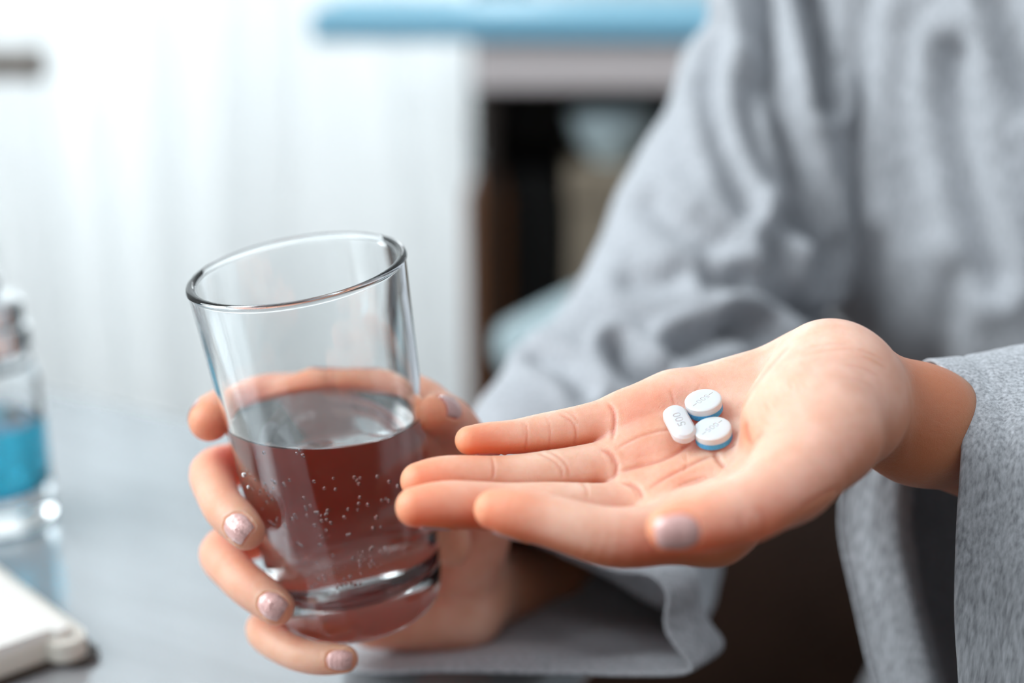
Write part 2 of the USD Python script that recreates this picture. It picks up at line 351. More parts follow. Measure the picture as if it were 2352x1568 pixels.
obj('glass_body', outward(lathe([(0, 0), (RB - 0.004, 0), (RB - 0.001, 0.001), (RB, 0.004), (RB - 0.001, hs - 0.012), (RB - 0.005, hs - 0.004), (0.013, hs), (0.012, hs + 0.006), (0.0095, hs + 0.006), (0.0095, hs - 0.003), (RB - 0.008, hs - 0.008), (RB - 0.004, hs - 0.016), (RB - 0.004, hl0 + 0.004), (RB - 0.008, hl0), (0, hl0 - 0.001)], 96)), M_CLEAR, bt, smooth=35)
obj('liquid', outward(lathe([(0, hl0 - 0.0012), (RB - 0.0079, hl0 - 0.0002), (RB - 0.0039, hl0 + 0.004), (RB - 0.0039, hl1), (0, hl1 - 0.0004)], 96)), M_LIQ, bt, smooth=35)
obj('collar', lathe([(0, hs + 0.001), (100 * s, hs + 0.001), (106 * s, hs + 0.003), (106 * s, hgt(752)), (98 * s, hgt(744)), (0, hgt(744))], 64), M_CHROME, bt, smooth=35)
obj('collar', lathe([(0, hgt(744)), (88 * s, hgt(744)), (97 * s, hgt(738)), (97 * s, hgt(694)), (88 * s, hgt(685)), (0, hgt(685))], 64), M_CHROME, bt, smooth=35)
obj('pump_head', lathe([(0, hgt(685)), (46 * s, hgt(685)), (52 * s, hgt(680)), (54 * s, hgt(640)), (44 * s, hgt(625)), (0, hgt(622))], 64), M_CHROME, bt, smooth=35)

# ------------------------------------------------------------------ notebook on the table
q = [on_z(165, 1428, TZ + 0.016), on_z(0, 1306, TZ + 0.016)]
c0 = on_z(214, 1478, TZ + 0.008); eu = (q[1] - q[0]) / np.linalg.norm(q[1] - q[0])            # edge running away to the left
ev = np.array([-eu[1], eu[0], 0]); ev = ev if ev[1] < 0 else -ev
if np.dot(ev, [-1, -0.6, 0]) < 0: ev = -ev
M_PAGE = plain('cream_paper', (0.80, 0.77, 0.73), 0.8); M_EDGE = mat('page_edges', {'t': ('texture_coordinate', {}), 'w': ('wave_texture', {'bands_direction': 'z', 'scale': 700, 'distortion': 1.0}), 'r': ('rgb_ramp', {'ramp': [(0, (0.62, 0.56, 0.48)), (1, (0.80, 0.76, 0.69))]}), 'p': ('principled_bsdf', {'roughness': 0.8})}, [('t.object', 'w.vector'), ('w.fac', 'r.fac'), ('r.color', 'p.base_color')])
M_COVER = plain('dark_brown_cover', (0.035, 0.022, 0.016), 0.5)
nb = UsdGeom.Xform.Define(stage, path_for('notebook')); tag(nb, 'open notebook with cream pages and dark cover on the table below the bottle', 'notebook')
Mx = np.eye(4); Mx[0, :3], Mx[1, :3], Mx[2, :3], Mx[3, :3] = eu, np.cross([0, 0, 1.0], eu), (0, 0, 1), (c0[0], c0[1], TZ + 0.0005)
nb.AddTransformOp().Set(Gf.Matrix4d(*Mx.ravel().tolist()))
sg = 1.0 if np.dot(np.cross([0, 0, 1.0], eu), ev) > 0 else -1.0
def leaf(x0, x1, y1, z0, z1, r, inset):
    cs = m3.CrossSection([[(x0 + r, inset), (x1, inset), (x1, y1), (x0 + r, y1)]]) + m3.CrossSection([[(x0, inset + r), (x0, y1), (x0 + r + 1e-4, y1), (x0 + r + 1e-4, inset + r)]]) + m3.CrossSection.circle(r, 32).translate([x0 + r, inset + r])
    m = m3.Manifold.extrude(cs, z1 - z0).translate([0, 0, z0])
    return m if sg > 0 else m.mirror([0, 1, 0])
obj('cover', leaf(-0.004, 0.20, 0.14, 0, 0.0025, 0.009, -0.004), M_COVER, nb, smooth=25)
obj('page_block', leaf(0, 0.197, 0.137, 0.0025, 0.0115, 0.009, 0), M_EDGE, nb, smooth=25)
obj('page_block', leaf(0.006, 0.195, 0.135, 0.0115, 0.0165, 0.004, 0.007), M_PAGE, nb, smooth=25)
# ------------------------------------------------------------------ left hand, palm up
L_PINKY = [J(1545, 915, 512, 8.6), J(1420, 958, 506, 8.0), J(1300, 987, 500, 7.5), J(1235, 996, 497, 6.8), J(1180, 1003, 494, 6.0), J(1120, 1006, 491, 5.5), J(1078, 1011, 488, 5.0)]
L_RING = [J(1560, 1012, 502, 9.4), J(1420, 1060, 495, 8.6), J(1240, 1090, 487, 7.9), J(1150, 1094, 484, 7.1), J(1060, 1092, 480, 6.9), J(1000, 1097, 478, 6.9), J(962, 1104, 476, 6.2)]
L_MIDDLE = [J(1595, 1118, 488, 10), J(1450, 1165, 481, 9.0), J(1270, 1167, 472, 8.7), J(1160, 1164, 469, 8.0), J(1070, 1160, 465, 8.0), J(1000, 1160, 462, 7.6), J(955, 1164, 460, 6.6)]
L_INDEX = [J(1640, 1205, 465, 11.5), J(1520, 1225, 456, 10), J(1400, 1233, 449, 9.5), J(1310, 1210, 448, 8.6), J(1230, 1188, 449, 8.2), J(1170, 1176, 449, 7.6), J(1134, 1170, 449, 6.3)]
L_THUMB = [J(1900, 1000, 458, 16), J(1830, 1085, 446, 13.5), J(1770, 1135, 438, 11.5), J(1700, 1172, 431, 10.6), J(1620, 1195, 426, 9.2), J(1570, 1207, 424, 8.2), J(1538, 1213, 423, 6.9)]

def left_hand(P):
    f = smin(chain(P, L_PINKY), chain(P, L_RING), 1.2)
    f = smin(f, chain(P, L_MIDDLE), 1.2); f = smin(f, chain(P, L_INDEX), 1.2)
    p = cap(P, H(1545, 915, 512), H(1890, 838, 520), 9, 12.5)
    p = smin(p, cap(P, H(1560, 1012, 502), H(1930, 880, 510), 9, 13), 10)
    p = smin(p, cap(P, H(1595, 1118, 488), H(1950, 925, 497), 10, 14), 10)
    p = smin(p, cap(P, H(1640, 1205, 465), H(1960, 965, 482), 11, 15), 10)
    p = smin(p, cap(P, H(1890, 848, 512), H(1945, 925, 484), 15, 17), 12)          # heel
    p = smin(p, cap(P, H(1960, 905, 502), H(2110, 975, 516), 18, 19.5), 12)        # wrist
    p = smin(p, cap(P, H(2110, 975, 516), H(2420, 1085, 566), 19.5, 22), 12)       # forearm
    p = smin(p, cap(P, H(1440, 950, 505), H(1440, 1055, 496), 6.5, 6.5), 4)        # webs
    p = smin(p, cap(P, H(1445, 1062, 494), H(1455, 1158, 482), 6.5, 6.5), 4)
    p = smin(p, cap(P, H(1500, 1160, 480), H(1530, 1215, 460), 6.5, 6.5), 4)
    k = chain(P, [J(1495, 935, 508, 7.5), J(1505, 1045, 496, 7.5), J(1530, 1140, 482, 8), J(1590, 1212, 462, 8)], 2)
    p = smin(p, k, 6)
    t = chain(P, L_THUMB)
    t = smin(t, cap(P, H(1830, 965, 470), H(1900, 862, 490), 18, 19), 12)          # thenar
    t = smin(t, cap(P, H(1880, 980, 466), H(1930, 890, 480), 17, 18), 12)
    p = smin(p, t, 9)
    # web between thumb and index
    p = smin(p, cap(P, H(1640, 1205, 463), H(1800, 1110, 448), 9, 10), 10)
    return smin(p, f, 7)

# ------------------------------------------------------------------ right hand round the glass
R_INDEX = [J(820, 930, 618, 10.5), J(710, 905, 608, 9.0), J(600, 905, 596, 8.6), J(550, 920, 583, 8.2), J(512, 938, 571, 8.3), J(490, 955, 560, 8.6), J(481, 966, 553, 8.0)]
R_MIDDLE = [J(680, 1055, 606, 10), J(560, 1066, 588, 9.0), J(487, 1085, 566, 8.8), J(496, 1125, 552, 8.2), J(517, 1168, 541, 8.0), J(545, 1197, 535, 7.9), J(566, 1220, 531, 7.0)]
R_RING = [J(690, 1205, 611, 10), J(580, 1235, 594, 9.0), J(507, 1270, 574, 8.6), J(530, 1305, 561, 8.2), J(567, 1342, 550, 8.0), J(605, 1370, 545, 7.8), J(635, 1394, 541, 6.9)]
R_PINKY = [J(720, 1365, 618, 9), J(640, 1420, 596, 7.8), J(608, 1452, 570, 7.2), J(645, 1482, 557, 6.8), J(698, 1505, 548, 6.5), J(745, 1512, 545, 6.3), J(790, 1513, 543, 5.4)]
R_THUMB = [J(1085, 1290, 632, 14), J(1115, 1130, 606, 11.5), J(1085, 1050, 588, 10), J(1052, 992, 571, 9.6), J(1022, 963, 558, 8.8), J(1003, 953, 549, 8.2), J(994, 950, 545, 7.2)]

G_B, G_A = np.array([-60.91421, 106.4228, 578.50797], np.float32), np.array([-0.1290968, -0.9209845, -0.36758887], np.float32)
G_1 = np.array([1, 0, 0], np.float32) - G_A * G_A[0]; G_1 /= np.linalg.norm(G_1); G_2 = np.cross(G_A, G_1); G_2 = G_2 if G_2[2] < 0 else -G_2
def cupped(P):                                           # the palm and finger roots closed round the back of the glass
    q = P - G_B; h = q @ G_A; x, y = q @ G_1, q @ G_2
    rho = np.sqrt(x * x + y * y); th = np.degrees(np.arctan2(x, y)) % 360      # 0 towards the eye, 90 right, 180 behind
    R = 34 + 6.6 * h / 145.6
    d = np.abs(rho - (R + 9.5)) - 8.3
    d = smax(d, (np.abs(th - 172) - 62) * 0.75, 12)
    top = 88 - 0.10 * np.abs(th - 190)
    return smax(smax(d, h - top, 12), -2 - h, 12).astype(np.float32)

def right_hand(P):
    f = smin(chain(P, R_INDEX), chain(P, R_MIDDLE), 1.2)
    f = smin(f, chain(P, R_RING), 1.2); f = smin(f, chain(P, R_PINKY), 1.2)
    p = cap(P, H(820, 930, 618), H(1060, 1290, 648), 10, 14)
    p = smin(p, cap(P, H(690, 1055, 608), H(1050, 1320, 652), 10, 14), 10)
    p = smin(p, cap(P, H(700, 1205, 614), H(1050, 1370, 655), 10, 14), 10)
    p = smin(p, cap(P, H(730, 1365, 622), H(1030, 1420, 648), 10, 14), 10)
    p = smin(p, cupped(P), 8)
    p = smin(p, cap(P, H(860, 1420, 625), H(1060, 1410, 640), 13, 17), 10)         # hypothenar
    p = smin(p, chain(P, R_THUMB), 9)
    p = smin(p, cap(P, H(850, 950, 618), H(1100, 1120, 610), 9, 9), 10)            # thumb web
    p = smin(p, cap(P, H(1080, 1350, 655), H(1240, 1330, 730), 20, 20), 14)        # wrist
    p = smin(p, cap(P, H(1240, 1330, 730), H(1420, 1120, 800), 20, 27), 14)
    return smin(p, f, 7)
def ray_hit(f, px, py, z0, z1):                          # first point of a field along a sight line
    Z = np.linspace(z0, z1, 1500); P = np.stack([(px - 1176) / FPX * Z, (py - 784) / FPX * Z, Z], 1).astype(np.float32)
    d = many(f, P); k = np.argmax(d < 0)
    return P[k]

def settle(f, P, level=0.0, n=5):
    P = np.asarray(P, np.float32)
    for _ in range(n): P = P - (f(P) - level)[:, None] * grad(f, P, 0.25)
    return P

# ------------------------------------------------------------------ fingernails (they follow the finger they sit on)
def nail(f, p, tdir, L, Wd, mode='px'):
    p = settle(f, np.asarray(p)[None])[0]; n = grad(f, p[None], 0.4)[0]
    t = np.asarray(tdir, float); t = t - n * (t @ n); t /= np.linalg.norm(t); b = np.cross(n, t)
    V = np.linspace(0, 1, 19); U = np.linspace(-1, 1, 17)
    w = Wd / 2 * np.where(V < 0.4, np.sqrt(np.clip(1 - ((0.4 - V) / 0.4) ** 2, 0, 1)) * 0.55 + 0.45 * np.minimum(1, (V / 0.4) ** 0.5), 1.0)
    base = p + (V[:, None, None] - 0.5) * L * t + U[None, :, None] * w[:, None, None] * b
    base = base + ((U[None, :, None] ** 2) * -0.10 * Wd) * n
    g = settle(f, base.reshape(-1, 3), 0.0, 6).reshape(base.shape)
    nn = grad(f, g.reshape(-1, 3), 0.4).reshape(base.shape)
    prof = (1 - U[None, :, None] ** 6) * np.minimum(1, V[:, None, None] * 6)
    top = g + nn * (0.08 + 0.42 * prof); bot = g - nn * 0.7
    va, fa = grid_faces(top, False); vb, fb = grid_faces(bot, False, True)
    nv, nu = top.shape[:2]; N = nv * nu
    ring = [(i, 0) for i in range(nv)] + [(nv - 1, j) for j in range(1, nu)] + [(i, nu - 1) for i in range(nv - 2, -1, -1)] + [(0, j) for j in range(nu - 2, 0, -1)]
    r = np.array([i * nu + j for i, j in ring]); r2 = np.roll(r, -1)
    fs = np.vstack([np.stack([r, r2, r2 + N], 1), np.stack([r, r2 + N, r + N], 1)])
    m = trimesh.Trimesh(np.vstack([va, vb]), np.vstack([fa, fb, fs]), process=False)
    if m.volume < 0: m.invert()
    m.vertices = W(m.vertices)
    if m.volume < 0: m.invert()
    return m, g, t

def tip(ch, i=-1): return np.array(ch[i][:3])
def along(ch): return tip(ch) - tip(ch, -3)
def img(dx, dy, dz=0.0): return np.array([dx, dy, dz])
NAILS = []
for f, p, t, L, w in (
    (right_hand, ray_hit(right_hand, 543, 1213, 480, 560), along(R_MIDDLE), 12.0, 11.6),
    (right_hand, ray_hit(right_hand, 624, 1392, 480, 580), along(R_RING), 12.2, 11.0),
    (right_hand, ray_hit(right_hand, 782, 1517, 500, 580), along(R_PINKY), 11.0, 8.6),
    (right_hand, tip(R_INDEX, -2) + np.array([-8, -3.0, -2.5]), along(R_INDEX), 11.0, 10.0),
    (right_hand, tip(R_THUMB, -2) + np.array([7.0, -4.5, -2.0]), along(R_THUMB), 12.5, 11.5),
    (left_hand, ray_hit(left_hand, 1553, 1226, 380, 450), along(L_THUMB), 14, 12.5),
    (left_hand, tip(L_INDEX, -2) + np.array([0, 7.0, 1.5]), along(L_INDEX), 11.0, 9.5),
    (left_hand, tip(L_MIDDLE, -2) + np.array([0, 7.0, 1.5]), along(L_MIDDLE), 11.0, 10.0),
    (left_hand, tip(L_RING, -2) + np.array([0, 6.5, 1.5]), along(L_RING), 10.5, 9.5),
    (left_hand, tip(L_PINKY, -2) + np.array([0, 5.5, 2.0]), along(L_PINKY), 9.5, 7.8)):
    NAILS.append((f, *nail(f, p, t, L, w)))

# ------------------------------------------------------------------ skin lines, cut along the lines seen on the skin
LINES = [  # (points in the photograph, half width, depth in mm)
    ([(1203, 967), (1211, 990), (1208, 1020), (1206, 1040)], 3.0, .35), ([(1196, 966), (1203, 985), (1201, 1010)], 2.5, .2),
    ([(1252, 958), (1264, 985), (1262, 1015), (1258, 1038)], 2.6, .25), ([(1283, 949), (1300, 958), (1318, 975), (1322, 1000), (1318, 1025)], 3.0, .38),
    ([(1296, 945), (1318, 955), (1328, 975)], 2.6, .28), ([(1308, 943), (1325, 950)], 2.6, .2), ([(1395, 926), (1409, 945), (1411, 975), (1404, 1010)], 4.5, .6),
    ([(1127, 1047), (1134, 1068), (1133, 1090), (1129, 1102)], 3.0, .35), ([(1234, 1041), (1262, 1052), (1283, 1070), (1292, 1098)], 3.0, .35),
    ([(1262, 1038), (1285, 1050), (1303, 1072), (1305, 1098)], 3.0, .32), ([(1388, 1030), (1408, 1048), (1416, 1075), (1405, 1100)], 5.0, .6), ([(1378, 1031), (1398, 1045), (1408, 1070)], 3, .3),
    ([(1330, 1104), (1345, 1118), (1350, 1140)], 3.5, .25), ([(1440, 1108), (1466, 1122), (1474, 1145)], 5.0, .6), ([(1428, 1107), (1456, 1124), (1464, 1148)], 3, .3),
    ([(1417, 1030), (1450, 1010), (1500, 992), (1545, 985), (1600, 990)], 3.5, .32), ([(1424, 1085), (1470, 1070), (1520, 1056), (1570, 1030), (1592, 1012)], 4.5, .45),
    ([(1490, 1123), (1536, 1092), (1580, 1070), (1622, 1050), (1650, 1046)], 4.5, .45), ([(1530, 1143), (1560, 1116), (1600, 1100), (1650, 1096)], 3.5, .32),
    ([(1640, 1036), (1652, 1060), (1668, 1076), (1684, 1084)], 5.0, .7), ([(1570, 1036), (1576, 1060), (1569, 1085)], 3, .25), ([(1660, 1040), (1672, 1030), (1690, 1020)], 3, .3),
    ([(1815, 792), (1765, 845), (1722, 902), (1695, 955)], 4.5, .35), ([(1714, 968), (1716, 1000), (1731, 1032)], 5.0, .7), ([(1731, 1032), (1738, 1010), (1752, 990)], 4, .4),
    ([(1540, 895), (1546, 918), (1549, 930)], 3, .3), ([(1700, 1080), (1720, 1050)], 3, .25), ([(1610, 880), (1590, 915)], 3, .15),
    ([(1690, 1180), (1696, 1205), (1690, 1232)], 4, .3), ([(1735, 1168), (1752, 1185), (1751, 1210), (1735, 1232)], 5, .45), ([(1745, 1160), (1764, 1178), (1766, 1200)], 4, .3),
    ([(1710, 1172), (1702, 1195), (1706, 1222)], 4, .3), ([(1725, 1235), (1760, 1226), (1800, 1200), (1850, 1160)], 4, .35), ([(1840, 1165), (1885, 1138), (1925, 1118)], 5, .5), ([(1780, 1140), (1795, 1150)], 4, .2),
    ([(1850, 800), (1900, 790), (1950, 790)], 3, .15), ([(1845, 818), (1900, 805), (1960, 803)], 3, .15), ([(1965, 800), (2000, 812), (2030, 830)], 3, .2), ([(1975, 818), (2010, 832), (2035, 848)], 3, .2), ([(1940, 838), (1990, 850), (2020, 868)], 3, .2), ([(1930, 865), (1985, 880), (2005, 895)], 3, .15)]
for i in range(26):                                       # fine dry lines on the ball of the thumb
    x, y = 1735 + 130 * rng.random(), 0; y = 985 - 0.95 * (x - 1735) * 1.0 - 60 * rng.random()
    LINES.append(([(x, y), (x + 6 + 8 * rng.random(), y + 12 + 14 * rng.random())], 2.2, .14))

def dist_line(p, l):
    l = np.asarray(l, float); s = np.r_[0, np.cumsum(np.linalg.norm(np.diff(l, axis=0), axis=1))]
    if len(l) > 2: l = CubicSpline(s, l)(np.linspace(0, s[-1], max(8, int(s[-1] / 6))))
    d, tt = np.full(len(p), 1e9), np.zeros(len(p))
    for i, (a, b) in enumerate(zip(l[:-1], l[1:])):
        ab = b - a; t = np.clip(((p - a) @ ab) / max(ab @ ab, 1e-9), 0, 1); e = np.linalg.norm(p - a - t[:, None] * ab, axis=1)
        m = e < d; d[m] = e[m]; tt[m] = (i + t[m]) / (len(l) - 1)
    return d, tt

def skin(f, lo, hi, h, lines=()):
    crease = None
    v, fc = mesh_field(f, lo, hi, h)
    n = grad(lambda P: many(f, P), v, 0.25)
    px = np.stack([v[:, 0] / v[:, 2] * FPX + 1176, v[:, 1] / v[:, 2] * FPX + 784], 1)
    up = (n * v).sum(1) < 0
    if len(lines):                                        # only the skin that the lines were read from, not what lies behind it
        zb = np.full((400, 600), 1e9); ij = np.clip((px / 4).astype(int), 0, [599, 399]); np.minimum.at(zb, (ij[:, 1], ij[:, 0]), np.where(up, v[:, 2], 1e9))
        z3 = np.min([np.roll(np.roll(zb, a, 0), b, 1) for a in (-1, 0, 1) for b in (-1, 0, 1)], 0)
        seen = np.flatnonzero(up & (v[:, 2] < z3[ij[:, 1], ij[:, 0]] + 5))
        cut = np.zeros(len(v))
        for l, w, dep in lines:
            l = np.asarray(l, float); k = seen[((px[seen] > l.min(0) - 25) & (px[seen] < l.max(0) + 25)).all(1)]
            if not len(k): continue
            d, t = dist_line(px[k], l)
            cut[k] += dep * np.sqrt(np.clip(np.minimum(t, 1 - t) * 6, 0.05, 1)) * (np.exp(-(d / w) ** 2) - 0.28 * np.exp(-((d - 2.4 * w) / (1.3 * w)) ** 2))
        v = v - n * cut[:, None]; crease = np.clip(cut / 0.45, 0, 1)
    for ff, m, g, t in NAILS:                             # nail beds and the folds round them
        if ff is not f: continue
        d, i = cKDTree(g.reshape(-1, 3)).query(v, distance_upper_bound=2.6)
        k = np.flatnonzero(np.isfinite(d)); q = (v[k] - g.reshape(-1, 3)[i[k]]) @ t
        far = np.abs(d[k]); past = np.clip(q / 1.2, 0, 1)
        v[k] += n[k] * (np.where(far < 0.7, -0.35, 0.42 * np.exp(-((far - 1.3) / 0.6) ** 2) * (1 - past)))[:, None]
    return v, fc, n, np.zeros(len(v)) if crease is None else crease

def flush_glow(v, spots):
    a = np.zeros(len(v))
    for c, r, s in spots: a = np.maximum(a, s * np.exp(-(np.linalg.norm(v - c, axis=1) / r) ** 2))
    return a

vl, fl, nl_, crl = skin(left_hand, (-62, -25, 400), (250, 132, 600), 0.66, LINES)
vr, fr, nr_, crr = skin(right_hand, (-155, 10, 505), (110, 170, 850), 0.95)
def smooth01(x): x = np.clip(x, 0, 1); return x * x * (3 - 2 * x)
# palms paler than backs and arms; undersides, heel and wrist browned to imitate shade
tan_shade_l = np.maximum(smooth01((0.64 - nl_ @ np.array([-.229, -.72, -.656])) / 0.7), smooth01((vl[:, 0] - 116) / 26))
tan_shade_r = 0.12 + 0.88 * smooth01((vr[:, 0] + 15) / 25) * smooth01((vr[:, 1] - 50) / 40)
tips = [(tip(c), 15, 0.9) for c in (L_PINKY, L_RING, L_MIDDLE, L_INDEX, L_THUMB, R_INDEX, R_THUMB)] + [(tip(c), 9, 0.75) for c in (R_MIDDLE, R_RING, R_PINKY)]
tips += [(H(1480, 960, 500), 16, .5), (H(1500, 1060, 492), 16, .5), (H(1530, 1120, 482), 16, .45), (H(1740, 1190, 428), 9, .5), (H(1760, 1040, 455), 16, .35), (H(760, 1120, 592), 60, .95), (H(840, 1280, 600), 45, .9)]  # last two spots paint the red of light through glass and water

# the rest of the body, under the robe
def body_field(P):
    d = cap(P, H(2360, 1062, 558), H(2640, 1090, 610), 21, 32)                               # left arm
    d = smin(d, cap(P, H(2640, 1090, 610), H(2900, 0, 760), 30, 36), 12)
    e = cap(P, H(1400, 1120, 806), H(1600, 760, 832), 25, 24)                               # right arm
    e = smin(e, cap(P, H(1600, 760, 832), H(2060, -300, 890), 24, 40), 20)
    return smin(smin(d, e, 20), torso_field(P), 24)
def wc(x, y, z):                                          # world metres to the same millimetres
    d = np.array([x, y, z]) - EYE
    return 1000 * np.array([d @ RT, -(d @ UP), d @ FW])
def torso_field(P):
    d = cap(P, wc(.44, .94, .46), wc(.43, .92, 1.22), 92, 92)
    d = smin(d, cap(P, wc(.40, 1.13, 1.18), wc(.47, .84, 1.18), 55, 55), 60)                # shoulders
    d = smin(d, cap(P, wc(.42, .98, 1.2), wc(.42, .98, 1.42), 50, 48), 40)                   # neck
    d = smin(d, cap(P, wc(.42, 1.06, .38), wc(.00, 1.10, .27), 66, 55), 20)                 # thighs
    d = smin(d, cap(P, wc(.42, .92, .42), wc(.06, .88, .30), 66, 55), 20)
    return d
vb, fb = mesh_field(body_field, (-60, -420, 480), (640, 620, 1320), 7.0)
V = np.vstack([vl, vr, vb]); Fc = np.vstack([fl, fr + len(vl), fb + len(vl) + len(vr)])
person = thing('person', 'person in a grey marl robe holding a glass of water and three tablets', 'person', (0.42, 0.97, 0.0))
PB = np.array([0.42, 0.97, 0.0])
M_SKIN = mat('skin', {
    'g': ('geometry', {}), 'a': ('attribute', {'attribute': 'flush_glow'}),
    'n1': ('noise_texture', {'scale': 95, 'detail': 4, 'roughness': 0.6}), 'n2': ('noise_texture', {'scale': 420, 'detail': 3}),
    'r1': ('rgb_ramp', {'ramp': [(0.3, (0.71, 0.39, 0.275)), (0.7, (0.80, 0.51, 0.40))]}), 'at': ('attribute', {'attribute': 'tan_shade'}), 'ac': ('attribute', {'attribute': 'crease'}),
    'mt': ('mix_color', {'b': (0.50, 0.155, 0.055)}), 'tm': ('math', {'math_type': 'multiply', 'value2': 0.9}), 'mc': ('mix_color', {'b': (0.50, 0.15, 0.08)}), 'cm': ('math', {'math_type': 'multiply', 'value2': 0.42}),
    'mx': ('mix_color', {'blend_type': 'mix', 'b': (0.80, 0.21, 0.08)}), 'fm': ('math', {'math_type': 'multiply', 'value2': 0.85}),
    'v': ('voronoi_texture', {'feature': 'distance_to_edge', 'scale': 1100, 'randomness': 1.0}), 'vm': ('map_range', {'from_min': 0.0, 'from_max': 0.12, 'to_min': 0.0, 'to_max': 1.0, 'clamp': True}),
    'b1': ('bump', {'strength': 0.24, 'distance': 0.0004}), 'b2': ('bump', {'strength': 0.28, 'distance': 0.0008}),
    'p': ('principled_bsdf', {'roughness': 0.47, 'ior': 1.45, 'specular_ior_level': 0.6, 'sheen_weight': 0.06, 'sheen_roughness': 0.5, 'subsurface_method': 'random_walk', 'subsurface_weight': 0.7, 'subsurface_scale': 0.0028, 'subsurface_radius': (1.0, 0.30, 0.15)})},
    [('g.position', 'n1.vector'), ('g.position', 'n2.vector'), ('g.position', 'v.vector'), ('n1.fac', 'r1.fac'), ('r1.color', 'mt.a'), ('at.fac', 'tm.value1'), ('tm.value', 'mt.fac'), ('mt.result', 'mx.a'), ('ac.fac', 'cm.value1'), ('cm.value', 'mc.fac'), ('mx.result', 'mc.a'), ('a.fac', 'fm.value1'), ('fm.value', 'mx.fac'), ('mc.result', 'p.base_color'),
     ('v.distance', 'vm.value'), ('vm.result', 'b1.height'), ('n2.fac', 'b2.height'), ('b1.normal', 'b2.normal'), ('b2.normal', 'p.normal')])
fl_ = flush_glow(V, tips)
tan_shade_ = np.r_[tan_shade_l, tan_shade_r, np.ones(len(vb))]; cre_ = np.r_[crl, crr, np.zeros(len(vb))]
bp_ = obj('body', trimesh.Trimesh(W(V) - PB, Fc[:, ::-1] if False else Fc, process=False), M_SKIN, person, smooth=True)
for nm, a_ in (('flush_glow', fl_), ('tan_shade', tan_shade_), ('crease', cre_)): UsdGeom.PrimvarsAPI(bp_).CreatePrimvar(nm, Sdf.ValueTypeNames.FloatArray, 'vertex').Set(Vt.FloatArray.FromNumpy(a_.astype(np.float32)))
M_NAIL = mat('glitter_nail_polish', {'g': ('geometry', {}), 'v': ('voronoi_texture', {'scale': 4200}), 's': ('vector_math', {'math_type': 'subtract', 'vector2': (0.5, 0.5, 0.5)}),
    'k': ('vector_math', {'math_type': 'scale', 'scale': 0.5}), 'a': ('vector_math', {'math_type': 'add'}), 'nn': ('vector_math', {'math_type': 'normalize'}),
    'p': ('principled_bsdf', {'base_color': (0.74, 0.43, 0.40), 'roughness': 0.35, 'metallic': 0.12, 'coat_weight': 1.0, 'coat_roughness': 0.06})},
    [('g.position', 'v.vector'), ('v.color', 's.vector1'), ('s.vector', 'k.vector1'), ('k.vector', 'a.vector1'), ('g.normal', 'a.vector2'), ('a.vector', 'nn.vector1'), ('nn.vector', 'p.normal')])
for ff, m, g, t in NAILS: obj('fingernail', shifted(m, PB), M_NAIL, bp_, smooth=40)

# ------------------------------------------------------------------ the robe
M_ROBE = mat('grey_marl_jersey', {'g': ('geometry', {}), 'm': ('mapping', {'scale': (1.0, 1.0, 0.16)}),
    'n': ('noise_texture', {'scale': 850, 'detail': 2, 'roughness': 0.5}), 'n2': ('noise_texture', {'scale': 320, 'detail': 3}),
    'r': ('rgb_ramp', {'ramp': [(0.25, (0.25, 0.26, 0.28)), (0.5, (0.43, 0.445, 0.475)), (0.75, (0.58, 0.60, 0.64))]}), 'x': ('mix_color', {'blend_type': 'multiply', 'fac': 0.5}),
    'r2': ('rgb_ramp', {'ramp': [(0.3, (0.72, 0.72, 0.72)), (0.7, (1.0, 1.0, 1.0))]}),
    'b': ('bump', {'strength': 0.5, 'distance': 0.0006}), 'p': ('principled_bsdf', {'roughness': 0.9, 'sheen_weight': 0.25, 'sheen_roughness': 0.4, 'specular_ior_level': 0.2})},
    [('g.position', 'm.vector'), ('m.vector', 'n.vector'), ('m.vector', 'n2.vector'), ('n.fac', 'r.fac'), ('r.color', 'x.a'), ('n2.fac', 'r2.fac'), ('r2.color', 'x.b'), ('x.result', 'p.base_color'), ('n.fac', 'b.height'), ('b.normal', 'p.normal')])

